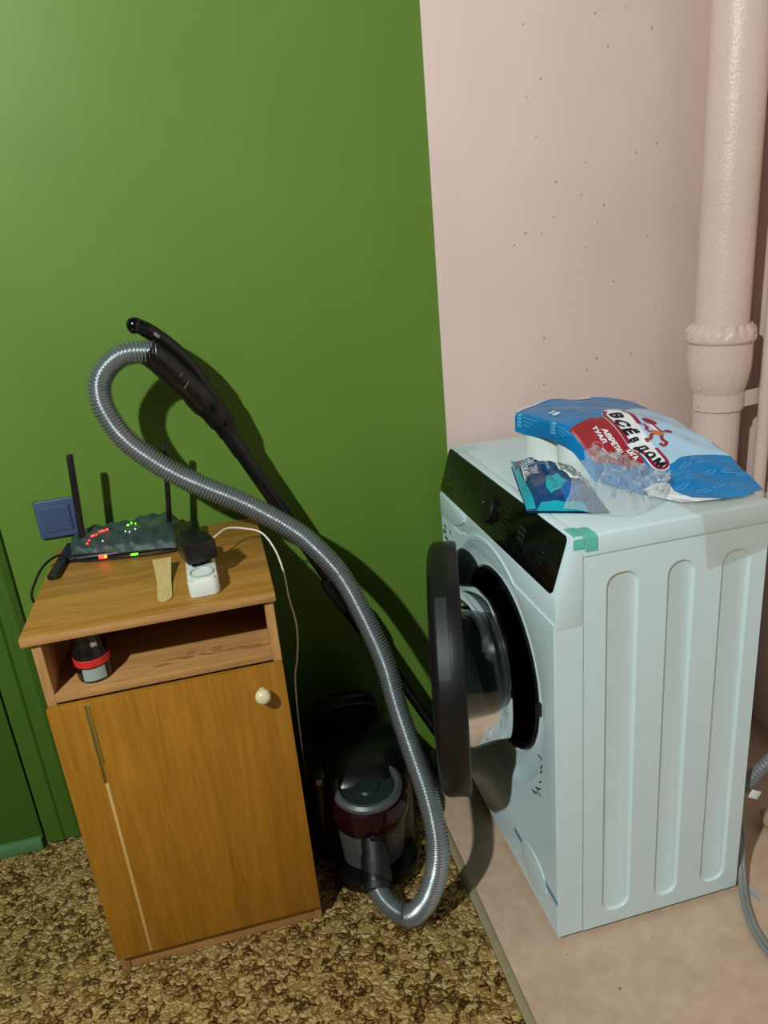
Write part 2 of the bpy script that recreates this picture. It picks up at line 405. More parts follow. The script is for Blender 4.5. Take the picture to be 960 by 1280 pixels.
obj('door_handle', hd, P('dark_grey_grip', (44, 50, 50), .45), drs)
gb = clathe([(.172, -.010), (.168, -.030), (.160, -.070), (.152, -.098), (.140, -.112), (.120, -.118), (.0, -.120), (.0, -.116), (.118, -.114), (.137, -.108), (.148, -.095), (.156, -.068), (.164, -.028), (.168, -.008), (.172, -.010)], 72, MD @ Matrix.Rotation(0, 4, 'Z'))
obj('glass_bowl', gb, m_bowl, drs, 60)
obj('door_window', clathe([(.178, .040), (.172, .043), (.10, .050), (0, .052)], 64, MD), P('smoked_window', (7, 8, 9), .08), drs)
hg = cbox((-.03, -.045, -.026), (.012, .045, -.012), .004); bmesh.ops.transform(hg, matrix=frame_to(HP, nn, dd), verts=hg.verts); obj('hinge', hg, m_rub, drs)
# printed marks on the front, blue tape and filter cover
mk = B()
for k, (y, z) in enumerate([(-.552, .385), (-.550, .372), (-.545, .345), (-.540, .325), (-.530, .318), (-.522, .302), (-.512, .296), (-.546, .402), (-.536, .312)]):
    bm_ = B(); box(bm_, (-.0006, -.0016, -.008), (.0004, .0016, .008)); bmesh.ops.transform(bm_, matrix=Matrix.Translation((XF-.0001, y-.02, z-.01)) @ Matrix.Rotation(.5+.15*k, 4, 'X'), verts=bm_.verts); merge(mk, bm_)
obj('printed_symbols', mk, P('dark_symbol_print', (60, 84, 86), .5), fpo, 0, kind='stuff')
st = B()
for i in range(8):
    for j in range(9):
        if random.random() < .62: box(st, (XF-.0007, YF-.012-.008*i-.006, .672-.014*j-random.uniform(.005, .012)), (XF+.0001, YF-.012-.008*i, .672-.014*j), 0)
obj('energy_label_print', st, P('label_print', (40, 70, 56), .5), fpo, 0, kind='stuff')
bt = cbox((XF-.0007, YS+.002, .094), (XF+.0002, -.425, .106), 0); obj('blue_tape', bt, P('blue_transport_tape', (84, 140, 170), .35), wm)
fc = clathe([(.062, -.001), (.062, .0020), (.058, .0026), (.0, .0028)], 48, frame_to((XF, -.522, .083), (-1, 0, 0)) @ Matrix.Diagonal((1, .72, 1, 1))); obj('filter_cover', fc, m_white, wm)
# teal tape on the lid corner (two crossed bits) and one faint bit on the far edge
m_teal = P('teal_tape', (92, 190, 170), .35)
def tape_over(x0, x1, yin, zdn, name, m, skew=0):
    bm = B(); n = 8; rows = []
    prof = [(yin, HT+.0006), (YS+.006, HT+.0007), (YS+.0028, HT+.0002), (YS+.0006, HT-.0016), (YS-.0007, HT-.0055), (YS-.0010, zdn)]
    A = [[bm.verts.new((x+skew*i, p[0], p[1]-.0004*j)) for i, p in enumerate(prof)] for j, x in enumerate((x0, x1))]
    for i in range(len(prof)-1): bm.faces.new((A[0][i], A[1][i], A[1][i+1], A[0][i+1]))
    return obj(name, bm, m, wm)
tape_over(.322, .341, YS+.040, .829, 'teal_tape', m_teal, -.0006); tape_over(.338, .360, YS+.034, .823, 'teal_tape', m_teal, .0004)
obj('teal_tape', cbox((.315, YF-.055, HT+.0003), (.37, YF-.018, HT+.0008)), P('pale_teal_tape', (176, 214, 210), .3), wm)
# power lead and water hose behind the machine
m_cord = P('grey_cord', (128, 132, 130), .45)
pts = [(.70, -.56, .26), (.702, -.585, .16), (.705, -.60, .10), (.700, -.612, .05), (.676, -.655, .014), (.652, -.705, .009), (.640, -.75, .008), (.640, -.81, .008), (.66, -.9, .008)]
obj('power_cord', ctube(cmr(pts, 8), .0052, 10), m_cord, wm)
obj('power_cord', ctube(cmr([(p[0]+.010, p[1]+.004, p[2]+(.003 if i < 3 else .001)) for i, p in enumerate(pts)], 8), .0052, 10), m_cord, wm)
dh = obj('drain_hose', ctube(resample(cmr([(.704, -.575, .195), (.714, -.592, .228), (.735, -.610, .278), (.775, -.622, .322), (.86, -.63, .35), (1.00, -.63, .36), (1.087, -.63, .36)], 10), .004), [(.0135 if i % 2 else .0120) for i in range(len(resample(cmr([(.704, -.575, .195), (.714, -.592, .228), (.735, -.610, .278), (.775, -.622, .322), (.86, -.63, .35), (1.00, -.63, .36), (1.087, -.63, .36)], 10), .004)))], 14), P('grey_drain_hose', (112, 118, 120), .45), wm)
tg = cbox((-.012, -.002, -.009), (.012, .0, .009), .0005); bmesh.ops.transform(tg, matrix=Matrix.Translation((.722, -.609, .214)) @ Matrix.Rotation(.5, 4, 'Y'), verts=tg.verts); obj('hose_tag', tg, P('white_hose_tag', (226, 232, 228), .5), dh)

# ------------------------------------------------------------------ wooden cabinet
CX, CYF, CW, CH = -.5476, -.430, .4007, .760
MC = Matrix.Translation((CX, CYF, 0)) @ Matrix.Rotation(-.0043, 4, 'Z')
cb = thing('bedside_cabinet', 'narrow wooden cabinet with open shelf and one door against the green wall', 'cabinet', (CX+CW/2, CYF+.2, 0))
def cpart(name, a, b, m, bev=.0012, parent=None):
    bm = cbox(a, b, bev); bmesh.ops.transform(bm, matrix=MC, verts=bm.verts); return obj(name, bm, m, parent or cb)
DP = .396
cpart('side_panel', (0, .002, .003), (.016, DP, CH-.016), m_edgez); cpart('side_panel', (CW-.016, .002, .003), (CW, DP, CH-.016), m_edgez)
tp = cpart('cabinet_top', (-.013, -.006, CH-.016), (CW+.005, DP, CH), m_top, .0016)
cpart('top_edging', (-.0125, -.0066, CH-.0155), (CW+.0045, -.0054, CH-.0005), m_edge, .0003, tp)
cpart('shelf', (.016, .001, .627), (CW-.016, DP-.004, .643), m_edge)
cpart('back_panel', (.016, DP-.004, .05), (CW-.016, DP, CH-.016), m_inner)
cpart('plinth', (.016, .006, .004), (CW-.016, .020, .05), m_edge)
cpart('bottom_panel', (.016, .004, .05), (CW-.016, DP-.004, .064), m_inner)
dr_ = cpart('cabinet_door', (.0005, -.016, .053), (CW-.0005, -.0005, .626), m_door, .0018)
cpart('worn_strip', (.062, -.0166, .057), (.0675, -.0156, .46), P('bare_worn_veneer', (196, 158, 92), .6), .0002, dr_)
cpart('worn_strip', (.0605, -.0166, .46), (.0655, -.0156, .622), P('greenish_scratch', (96, 84, 34), .6), .0002, dr_)
cpart('worn_strip', (.0675, -.0164, .50), (.0700, -.0156, .62), bpy.data.materials['greenish_scratch'], .0002, dr_)
kb = clathe([(.0060, 0), (.0055, .006), (.0085, .009), (.0125, .014), (.0140, .020), (.0130, .026), (.0095, .030), (.005, .0315), (0, .0318)], 24, MC @ frame_to((.3565, -.016, .5805), (0, -1, 0)))
for v in kb.verts:
    pass
kn = obj('knob', kb, P('cream_knob', (222, 214, 168), .3), dr_)
obj('knob_chip', clathe([(.0052, 0), (.0042, .0012), (0, .0014)], 10, MC @ frame_to((.353, -.0435, .5885), (-.25, -.75, .6))), P('chipped_knob', (120, 116, 92), .6), kn)
dst = B()                           # dusty dark smudges on the shelf board
for k in range(16):
    cx_, cy_ = .20+.012*k+random.uniform(-.01, .01), .045+random.uniform(-.014, .014); rx_, ry_ = random.uniform(.006, .016), random.uniform(.002, .005)
    dst.faces.new([dst.verts.new(MC @ Vector((cx_+rx_*cos(i*pi/5)*(1+.3*random.random()), cy_+ry_*sin(i*pi/5)*(1+.3*random.random()), .6433+.00002*k))) for i in range(10)])
obj('dust_smudges', dst, P('shelf_smudge', (146, 102, 56), .8), cb, 0, kind='stuff')
# ------------------------------------------------------------------ jar in the open shelf
jar = thing('jar', 'small dark glass jar with red band and grey label in the cabinet shelf', 'jar', (-.468, -.385, .643))
Mj = Matrix.Translation((-.468, -.388, .643)) @ Matrix.Diagonal((1.1, 1.1, 1, 1))
obj('glass_body', clathe([(.020, .0), (.0255, .002), (.0265, .006), (.0265, .050), (.0255, .056), (.0235, .075), (.0235, .090), (.0, .0905)], 32, Mj, cap0=True), P('dark_glass', (20, 20, 22), .15), jar)
obj('red_band', clathe([(.0268, .031), (.0278, .032), (.0278, .044), (.0268, .045)], 32, Mj), P('red_jar_band', (206, 40, 42), .4), jar)
def arc_patch(r, z0, z1, a0, a1, M_, n=12):
    bm = B(); V = [[bm.verts.new(M_ @ Vector((r*cos(a0+(a1-a0)*i/n), r*sin(a0+(a1-a0)*i/n), z))) for z in (z0, z1)] for i in range(n+1)]
    for i in range(n): bm.faces.new((V[i][0], V[i+1][0], V[i+1][1], V[i][1]))
    return bm
obj('jar_label', arc_patch(.0271, .006, .029, -2.1, -.75, Mj), P('grey_jar_label', (150, 164, 162), .4), jar)
obj('jar_sticker', arc_patch(.0242, .060, .076, -1.25, -.85, Mj, 5), P('beige_sticker', (170, 156, 132), .5), jar)
obj('jar_lid', clathe([(.0245, .0905), (.0250, .0915), (.0250, .0975), (.0235, .099), (0, .099)], 32, Mj, cap0=True), P('jar_lid_dark', (24, 22, 22), .35), jar)

# ------------------------------------------------------------------ on the cabinet: router in a bag
ZT = CH
rt_ = thing('wifi_router', 'black router with glowing red and green lights wrapped in a murky plastic bag', 'router', (-.415, -.10, ZT))
rb = cbox((-.106, -.046, 0), (.098, .044, .016), .006, 3); Mr = Matrix.Translation((-.415, -.092, ZT+.003)) @ Matrix.Rotation(-.10, 4, 'Z') @ Matrix.Rotation(.16, 4, 'X')
bmesh.ops.transform(rb, matrix=Mr, verts=rb.verts); rbo = obj('router_body', rb, m_black, rt_)
def ant(a, b, wd, name='antenna'):
    a, b = Vector(a), Vector(b); T = (b-a); L = T.length
    bm = cbox((-wd/2, -.005, 0), (wd/2, .005, L), .0025, 2); bmesh.ops.transform(bm, matrix=frame_to(a, T, (1, .1, 0)), verts=bm.verts)
    return obj(name, bm, m_black, rt_)
ant((-.494, -.092, .785), (-.4785, -.100, .973), .013); ant((-.322, -.082, .782), (-.2985, -.090, .963), .011)
ant((-.527, -.035, ZT+.0065), (-.541, -.205, ZT+.0065), .020)
def bag(u, v):
    # u left-right, v front (0) to back (1)
    fx = -.522+(.218)*u
    yf = -.118-.045*u; yb = -.045-.006*cos(3*u)
    z0 = ZT+.008; zb = ZT+.046+.008*u
    y = yf+(yb-yf)*min(1, v); e = min(u, 1-u)
    edge = min(1, e/.10)**.5
    z = z0+.012+(zb-z0-.012)*v
    z = z0+(z-z0)*(.55+.45*edge)+.006*sin(pi*min(1, v*1.3))+.0035*sin(19*u+4*v)*sin(8*v+u*6)*edge+.0022*sin(47*u-11*v)
    if v < .06: z = z0+.001+(z-z0)*(v/.06)
    if v > .9: z -= (v-.9)*.16
    x = fx-.020*(1-v)*(.5-u)*-.6
    return (x, y, z)
bgm = clear('murky_bag', (56, 74, 69), .84, .45, .5, 60); bgm.node_tree.nodes['Principled BSDF'].inputs['Specular IOR Level'].default_value = .3
obj('plastic_bag', grid(B(), bag, 60, 30), bgm, rt_, 60)
m_red, m_rd2, m_grn = emit('red_light', (255, 40, 40), 6), emit('amber_light', (255, 110, 20), 5), emit('green_light', (90, 255, 30), 4)
def led(u, v, r, m, name='status_light', dz=.0015):
    p = Vector(bag(u, v)); p.z += dz
    return obj(name, clathe([(r, -.001), (r, .0004), (r*.6, .0012), (0, .0014)], 8, frame_to(p, (0, -.6, 1))), m, rt_)
for k in range(9): led(.165+.0235*k+random.uniform(-.006, .006), .26+.045*k+random.uniform(-.05, .05), random.uniform(.0014, .0026), m_red)
for k in range(3): led(.55+.035*k, .60+.01*k, .0024-.0005*k, m_grn)
for (u, v) in ((.31, .22), (.53, .36), (.565, .38), (.62, .42)): led(u, v, .0011, emit('white_light', (220, 255, 230), 2) if 'white_light' not in bpy.data.materials else bpy.data.materials['white_light'])
obj('status_light', cbox((-.462, -.1455, ZT+.0035), (-.452, -.142, ZT+.012), .001), m_red, rt_)
obj('status_light', cbox((-.4515, -.1458, ZT+.0045), (-.4465, -.142, ZT+.011), .001), m_rd2, rt_)
obj('status_light', cbox((-.400, -.156, ZT+.004), (-.386, -.153, ZT+.008), .001), m_grn, rt_)
bc = cmr([(-.285, -.155, ZT+.012), (-.31, -.166, ZT+.006), (-.36, -.164, ZT+.0035), (-.43, -.152, ZT+.0035), (-.49, -.139, ZT+.004), (-.520, -.122, ZT+.010), (-.541, -.118, ZT+.017), (-.566, -.145, ZT+.010), (-.580, -.185, ZT-.008), (-.583, -.215, ZT-.022), (-.578, -.20, ZT-.05), (-.575, -.10, ZT-.12), (-.575, -.03, ZT-.3)], 8)
obj('router_cable', ctube(bc, .0024, 8), m_black, rt_)

# extension block with plugs
ps = thing('extension_socket', 'white two socket extension block lying on the wooden cabinet top', 'socket', (-.262, -.31, ZT))
Mp = Matrix.Translation((-.262, -.305, ZT)) @ Matrix.Rotation(.035, 4, 'Z')
pb = cprism(rrect(-.0265, -.098, .0265, .095, .012), 'z', .0, .032, .004); bmesh.ops.transform(pb, matrix=Mp, verts=pb.verts)
m_sock = P('white_socket_plastic', (224, 230, 220), .35, var=.02); pbo = obj('socket_block', pb, m_sock, ps)
for yy in (-.064, -.018):
    obj('socket_well', clathe([(.0215, .0), (.0215, .0022), (.0195, .0026), (.0185, .0015), (.0175, -.002), (0, -.0024)], 32, Mp @ Matrix.Translation((0, yy, .0322))), P('socket_inner', (176, 184, 178), .4) if 'socket_inner' not in bpy.data.materials else bpy.data.materials['socket_inner'], pbo)
bmx = cprism(rrect(-.021, -.095, .021, -.090, .002), 'z', .0315, .0350, .001); bmesh.ops.transform(bmx, matrix=Mp, verts=bmx.verts); obj('rocker_plate', bmx, m_sock, pbo)
ad = thing('power_adapter', 'black cube power adapter plugged into the white extension block', 'adapter', (-.265, -.275, ZT+.03))
Ma = Matrix.Translation((-.258, -.330, ZT+.0275)) @ Matrix.Rotation(.30, 4, 'Z')
nk = clathe([(.017, 0), (.0185, .004), (.0185, .016), (.015, .018)], 24, Matrix.Translation((-.260, -.335+.0, ZT+.0345)), True, True)
obj('plug_neck', clathe([(.0165, 0), (.0175, .004), (.0165, .020)], 24, Mp @ Matrix.Translation((0, -.018, .0335)), True, True), m_black, ad)
ab = cbox((-.030, -.020, .016), (.026, .034, .054), .004, 2); bmesh.ops.transform(ab, matrix=Ma, verts=ab.verts); obj('adapter_body', ab, m_black, ad)
pl = thing('black_plug', 'small black angled plug behind the cube adapter beside the bagged router', 'plug', (-.278, -.13, ZT))
p1 = cbox((-.300, -.165, ZT+.0005), (-.262, -.075, ZT+.030), .004, 2); obj('plug_body', p1, m_black, pl)
obj('plug_grip', cbox((-.292, -.18, ZT+.004), (-.272, -.163, ZT+.022), .003), m_black, pl)
wc = cmr([(-.240, -.262, ZT+.048), (-.226, -.243, ZT+.050), (-.205, -.215, ZT+.050), (-.172, -.205, ZT+.040), (-.140, -.212, ZT+.027), (-.120, -.235, ZT-.005), (-.111, -.25, ZT-.05), (-.109, -.26, ZT-.10), (-.103, -.27, ZT-.15), (-.105, -.275, ZT-.19), (-.112, -.28, ZT-.23), (-.122, -.26, ZT-.30), (-.125, -.2, ZT-.5), (-.12, -.15, ZT-.74)], 8)
tag(obj('white_cable', ctube(wc, .0019, 8), P('white_cable_plastic', (232, 226, 214), .4)), 'thin white cable arching from the black adapter over the cabinet side', 'cable')
# wooden stick scrap
def stick(u, v):
    # v 0 back (curled up) .. 1 rounded front
    wdt = .0172-.0044*min(1, v/.45) if v < .88 else .0128*math.sqrt(max(0, 1-((v-.88)/.12)**2))
    y = -.245-.150*v; z = ZT+.0012+.020*max(0, (1-v*1.5))**1.6
    return (-.334+(u-.5)*2*wdt+.012*v*.5, y, z)
sb = grid(B(), stick, 8, 30)
r = bmesh.ops.extrude_face_region(sb, geom=list(sb.faces)); bmesh.ops.translate(sb, vec=(0, 0, .0016), verts=[g for g in r['geom'] if isinstance(g, bmesh.types.BMVert)])
bmesh.ops.recalc_face_normals(sb, faces=sb.faces)
tag(obj('wooden_stick', sb, wood('pale_stick_wood', (190, 160, 100), (214, 188, 128), 'y', .6)), 'short pale flat wooden stick with a rounded end on the cabinet top', 'stick')

# light switch
sw = thing('light_switch', 'square blue grey light switch on the green wall behind the router', 'switch', (-.549, 0, .82))
m_sw = P('blue_grey_switch', (64, 78, 112), .4, var=.02)
Mw = frame_to((-.5485, 0, .820), (0, -1, 0), (1, 0, 0))
f1 = cprism(rrect(-.0415, -.0415, .0415, .0415, .004), 'z', 0, .010, .0025); bmesh.ops.transform(f1, matrix=Mw, verts=f1.verts); obj('switch_frame', f1, m_sw, sw)
f2 = cprism(rrect(-.0275, -.0275, .0275, .0275, .002), 'z', .009, .0135, .0012); bmesh.ops.transform(f2, matrix=Mw @ Matrix.Rotation(.05, 4, 'X'), verts=f2.verts); obj('switch_rocker', f2, m_sw, sw)

# ------------------------------------------------------------------ vacuum cleaner
vc = thing('vacuum_cleaner', 'black and maroon bagless vacuum cleaner with grey ribbed hose and wand on the wall', 'vacuum cleaner', (-.01, -.25, .008))
m_vb = P('vacuum_black', (7, 7, 8), .3); m_mar = P('vacuum_maroon', (36, 6, 16), .16, .2); m_vs = P('vacuum_silver', (84, 88, 88), .42, .3)
m_cup = clear('smoky_cup', (96, 100, 96), .62, .12)
def vbody(u, v):
    a = 2*pi*u; t = v
    # superellipse footprint, domed
    rx = .118*(1-.10*t**2)*(1 if t < .8 else math.sqrt(max(0, 1-((t-.8)/.2)**2)*.75+.25*(1-(t-.8)/.2)))
    ry = .165*(1-.12*t)*(1 if t < .8 else math.sqrt(max(0, 1-((t-.8)/.2)**2)*.75+.25*(1-(t-.8)/.2)))
    c, s = cos(a), sin(a); p = .62
    return (-.008+rx*math.copysign(abs(c)**p, c), -.185+ry*math.copysign(abs(s)**p, s), .030+.235*t)
vb = grid(B(), vbody, 48, 20); bmesh.ops.remove_doubles(vb, verts=vb.verts, dist=.0004); bmesh.ops.recalc_face_normals(vb, faces=vb.faces)
vbo = obj('motor_housing', vb, m_vb, vc, 50)
obj('carry_handle', ctube(cmr([(-.075, -.12, .255), (-.070, -.13, .300), (-.01, -.14, .318), (.05, -.13, .300), (.058, -.12, .255)], 8), .013, 12, sy=1.5), m_vb, vc)
for sx_ in (-1, 1):
    wh = clathe([(.0, -.014), (.055, -.014), (.066, -.010), (.068, 0), (.066, .010), (.050, .016), (.03, .018), (0, .018)], 36, frame_to((-.008+sx_*.112, -.10, .078), (sx_, 0, 0))); obj('wheel', wh, m_vb, vc)
obj('front_bumper', cprism(rrect(-.100, -.415, .085, -.16, .06), 'z', .020, .050, .006), m_vb, vc)
obj('castor', clathe([(.0, -.008), (.010, -.008), (.012, 0), (.010, .008), (0, .008)], 16, frame_to((-.01, -.38, .0205), (1, 0, 0))), m_vb, vc)
Mcup = Matrix.Translation((-.012, -.335, .045)) @ Matrix.Rotation(-.16, 4, 'X')
Mcup = Matrix.Translation((-.008, -.315, .045)) @ Matrix.Rotation(.10, 4, 'X') @ Matrix.Diagonal((.93, .93, 1, 1))
obj('dust_cup', clathe([(.0, .0), (.070, .002), (.078, .008), (.084, .085), (.085, .115)], 48, Mcup), m_cup, vc)
obj('cup_core', clathe([(.0, .004), (.050, .006), (.052, .10), (.06, .115)], 32, Mcup), P('vacuum_filter', (30, 30, 30), .5), vc)
obj('maroon_band', clathe([(.0855, .112), (.090, .116), (.094, .135), (.093, .160), (.087, .176), (.080, .180)], 48, Mcup), m_mar, vc)
obj('cup_rim', clathe([(.082, .178), (.080, .186), (.073, .191), (.066, .190), (.063, .184)], 48, Mcup), m_vs, vc)
obj('cup_lid', clathe([(.064, .184), (.058, .179), (.030, .182), (.026, .186), (.012, .188), (0, .188)], 40, Mcup), P('lid_dark_teal', (26, 36, 36), .3), vc)
lc = cbox((-.020, -.098, .012), (.020, -.070, .128), .006); bmesh.ops.transform(lc, matrix=Mcup, verts=lc.verts); obj('cup_latch', lc, m_vb, vc)
lc = cbox((-.011, -.104, .088), (.011, -.094, .108), .003); bmesh.ops.transform(lc, matrix=Mcup, verts=lc.verts); obj('cup_release', lc, P('release_dark', (30, 30, 30), .3), vc)
sk = cbox((-.108, -.3345, .352), (-.092, -.332, .368), .0005); bmesh.ops.translate(sk, vec=(.02, .13, -.09), verts=sk.verts)
bmesh.ops.transform(sk, matrix=Matrix.Translation((0, 0, 0)), verts=sk.verts); obj('rating_sticker', cbox((-.112, -.305, .232), (-.099, -.302, .245), .0003), P('sticker_beige', (150, 146, 124), .5), vc)
obj('side_pod', cbox((-.122, -.303, .06), (-.085, -.16, .255), .012, 3), m_vb, vc)
# hose inlet
ip = [(-.016, -.385, .150), (-.020, -.412, .122), (-.026, -.438, .090), (-.031, -.458, .072)]
obj('hose_inlet', ctube(cmr(ip, 5), [.026]*6+[.030]*5+[.0285]*5, 24), P('inlet_black', (10, 10, 11), .55), vc)
obj('inlet_collar', ctube([(-.0255, -.428, .089), (-.0275, -.441, .083), (-.0295, -.452, .077)], [.033, .034, .032], 24), m_vb, vc)
HOSE = [(-.031, -.455, .075), (-.014, -.480, .046), (.021, -.508, .032), (.053, -.535, .090), (.075, -.542, .159), (.084, -.538, .216), (.087, -.515, .253), (.089, -.465, .288), (.083, -.40, .337), (.073, -.335, .412), (.065, -.295, .490), (.037, -.25, .588), (.008, -.215, .663), (-.029, -.2, .72), (-.074, -.19, .772), (-.157, -.175, .837), (-.228, -.17, .882), (-.294, -.165, .928), (-.359, -.16, .994), (-.388, -.155, 1.056), (-.391, -.15, 1.096), (-.38, -.148, 1.124), (-.356, -.145, 1.146), (-.326, -.14, 1.156), (-.280, -.13, 1.150)]
hp = cmr(HOSE, 24)
for _ in range(30): hp = [hp[0]]+[(hp[i-1]+hp[i]*2+hp[i+1])/4 for i in range(1, len(hp)-1)]+[hp[-1]]
STEP = .0009; hp = resample(hp, STEP); PITCH = .0062
hr = [.0210+.0018*sin(2*pi*i*STEP/PITCH) for i in range(len(hp))]
hb = tube(B(), hp, hr, 18); bmesh.ops.recalc_face_normals(hb, faces=hb.faces)
obj('hose', hb, P('hose_grey', (150, 158, 160), .28, .75), vc, 80)
# handle: lower body, grip bow, end ball
gy = -.115
def pth(L): return [Vector(p) for p in L]
obj('handle_body', ctube(cmr([(-.296, -.130, 1.156), (-.272, -.125, 1.130), (-.245, -.118, 1.094), (-.220, -.110, 1.060), (-.198, -.100, 1.022), (-.180, -.092, .990), (-.170, -.088, .968)], 6), [.026]*6+[.027]*6+[.027]*6+[.029]*4+[.028, .026]+[.024]*6+[.021]*7, 20), m_vb, vc)
obj('grip', ctube(cmr([(-.312, -.115, 1.204), (-.296, -.115, 1.196), (-.268, -.112, 1.172), (-.238, -.108, 1.138), (-.216, -.104, 1.104), (-.199, -.100, 1.062), (-.184, -.095, 1.020), (-.172, -.09, .985)], 6), [.014]*7+[.0150]*6+[.0150]*6+[.0155]*6+[.017]*6+[.020]*6+[.021]*6, 18), m_vb, vc)
obj('grip_knob', clathe([(0, -.016), (.009, -.0135), (.014, -.007), (.0155, 0), (.014, .007), (.009, .0135), (0, .016)], 20, Matrix.Translation((-.309, -.116, 1.202))), P('vacuum_gloss_black', (10, 11, 14), .1), vc)
obj('grip_button', cbox((-.006, -.004, -.003), (.006, .004, .003), .001, M=Matrix.Translation((-.272, -.128, 1.181)) @ Matrix.Rotation(.8, 4, 'Y')), P('grey_button', (110, 112, 108), .4), vc)
for k in range(3):
    c = Vector((-.255+.010*k, -.143, 1.117-.016*k)); obj('slider_rib', ctube([c+Vector((-.005, 0, -.007)), c+Vector((.002, -.0015, .001)), c+Vector((.007, 0, .007))], .0014, 6), P('rib_shine', (90, 88, 84), .25) if 'rib_shine' not in bpy.data.materials else bpy.data.materials['rib_shine'], vc)
W0, W1 = Vector((-.176, -.088, .978)), Vector((.262, -.075, .040))
wv = (W1-W0)
obj('wand', ctube([W0, W0+wv*.06, W0+wv*.061, W0+wv*.52, W0+wv*.521, W1], [.0180, .0180, .0165, .0165, .0140, .0140], 20), P('wand_black', (11, 12, 13), .3), vc)
obj('wand_lock', ctube([W0+wv*.47, W0+wv*.49, W0+wv*.55, W0+wv*.575], [.018, .022, .022, .017], 20), m_vb, vc)
obj('wand_clip', cbox((-.016, -.014, -.045), (.010, .014, .045), .006, M=frame_to(W0+wv*.44+Vector((-.014, -.006, -.004)), wv, (-1, 0, -.4))), m_vb, vc)
obj('wand_nozzle', cprism(rrect(.20, -.125, .280, -.03, .02), 'z', .0105, .040, .006), m_vb, vc)

# ------------------------------------------------------------------ pipes in the corner
PX, PY = .958, -.100
sp = thing('sewer_pipe', 'thick pink painted cast iron waste pipe in the room corner', 'pipe', (PX, PY, 0))
def bumpy(prof, seg=48, amp=.0006, cx=PX, cy=PY):
    bm = clathe(prof, seg, Matrix.Translation((cx, cy, 0)))
    return bm
obj('upper_pipe', bumpy([(.0585, .97), (.0583, 1.04), (.0583, 2.6)]), m_pipe, sp, 60)
obj('lower_pipe', bumpy([(.0535, 0), (.0535, .93)]), m_pipe, sp, 60)
def lip(u, v):
    a = 2*pi*u; prof = [(.0560, 1.061), (.062, 1.060), (.0700, 1.052), (.0750, 1.046), (.0765, 1.036), (.0762, 1.026), (.0735, 1.0215), (.0700, 1.020), (.0702, .985), (.0690, .955), (.0640, .925), (.0575, .905), (.0535, .897)]
    x = v*(len(prof)-1); i = min(int(x), len(prof)-2); t = x-i
    r_ = prof[i][0]*(1-t)+prof[i+1][0]*t; z = prof[i][1]*(1-t)+prof[i+1][1]*t
    k = .0011*(sin(7*a+3*sin(3*a))+.8*sin(13.0*a+2*sin(4*a)+9*v)+.6*sin(29*a+31*v)*sin(5*a))*(1 if v < .35 else .25)
    return (PX+(r_+k)*cos(a), PY+(r_+k)*sin(a), z+k*1.2)
hb_ = grid(B(), lip, 120, 36); bmesh.ops.remove_doubles(hb_, verts=hb_.verts, dist=.0002); bmesh.ops.recalc_face_normals(hb_, faces=hb_.faces)
obj('pipe_socket', hb_, m_pipe, sp, 40)
# clamp band: round the front of the pipe, tail to the right wall
bd = B(); band = []
for i in range(25):
    t = math.radians(175+(318-175)*i/24); band.append((PX+.0565*cos(t), PY+.0565*sin(t)))
band += [(1.030, PY-.035), (1.06, PY-.024), (1.089, PY-.012)]
V = []
for i, (x, y) in enumerate(band):
    n_ = len(band); q0 = band[max(0, i-1)]; q1 = band[min(n_-1, i+1)]; tx, ty = q1[0]-q0[0], q1[1]-q0[1]; l_ = math.hypot(tx, ty); ox, oy = ty/l_*.003, -tx/l_*.003
    zz = .866+.001*sin(i*2.1)+(max(0, i-20)/7)*.004
    V.append([bd.verts.new(p) for p in ((x, y, zz), (x+ox, y+oy, zz), (x+ox, y+oy, zz+.037), (x, y, zz+.037))])
for i in range(len(V)-1):
    for k in range(4): bd.faces.new((V[i][k], V[i][(k+1) % 4], V[i+1][(k+1) % 4], V[i+1][k]))
bd.faces.new(V[0][::-1]); bd.faces.new(V[-1]); bmesh.ops.recalc_face_normals(bd, faces=bd.faces)
obj('pipe_clamp', bd, m_pipe, sp)
# paint drips beside the socket
pdp = B()
for (z, h) in ((1.01, .012), (.985, .008), (.95, .012), (.92, .007), (.88, .006)):
    a_ = math.radians(196); r_ = .072 if z > .96 else .064
    lathe(pdp, [(0, -h), (.0014, -h*.6), (.0018, h*.5), (0, h)], 8, Matrix.Translation((PX+r_*cos(a_), PY+r_*sin(a_), z)))
obj('paint_drips', pdp, P('paint_drip', (222, 204, 192), .4), sp, kind='stuff')
tp_ = thing('heating_pipe', 'thin pink painted vertical pipe at the right beside the thick waste pipe', 'pipe', (1.052, -.145, 0))
obj('pipe_tube', ctube([(1.055, -.145, .02), (1.055, -.145, .9), (1.055, -.145, 2.6)], .0150, 24), m_pipe, tp_)
obj('pipe_coupling', clathe([(.015, 1.262), (.019, 1.260), (.020, 1.255), (.020, 1.215), (.019, 1.210), (.015, 1.208)], 24, Matrix.Translation((1.055, -.145, 0))), m_pipe, tp_)
obj('pipe_foot', clathe([(.024, 0), (.024, .014), (.016, .02)], 20, Matrix.Translation((1.055, -.145, 0)), True), m_pipe, tp_)

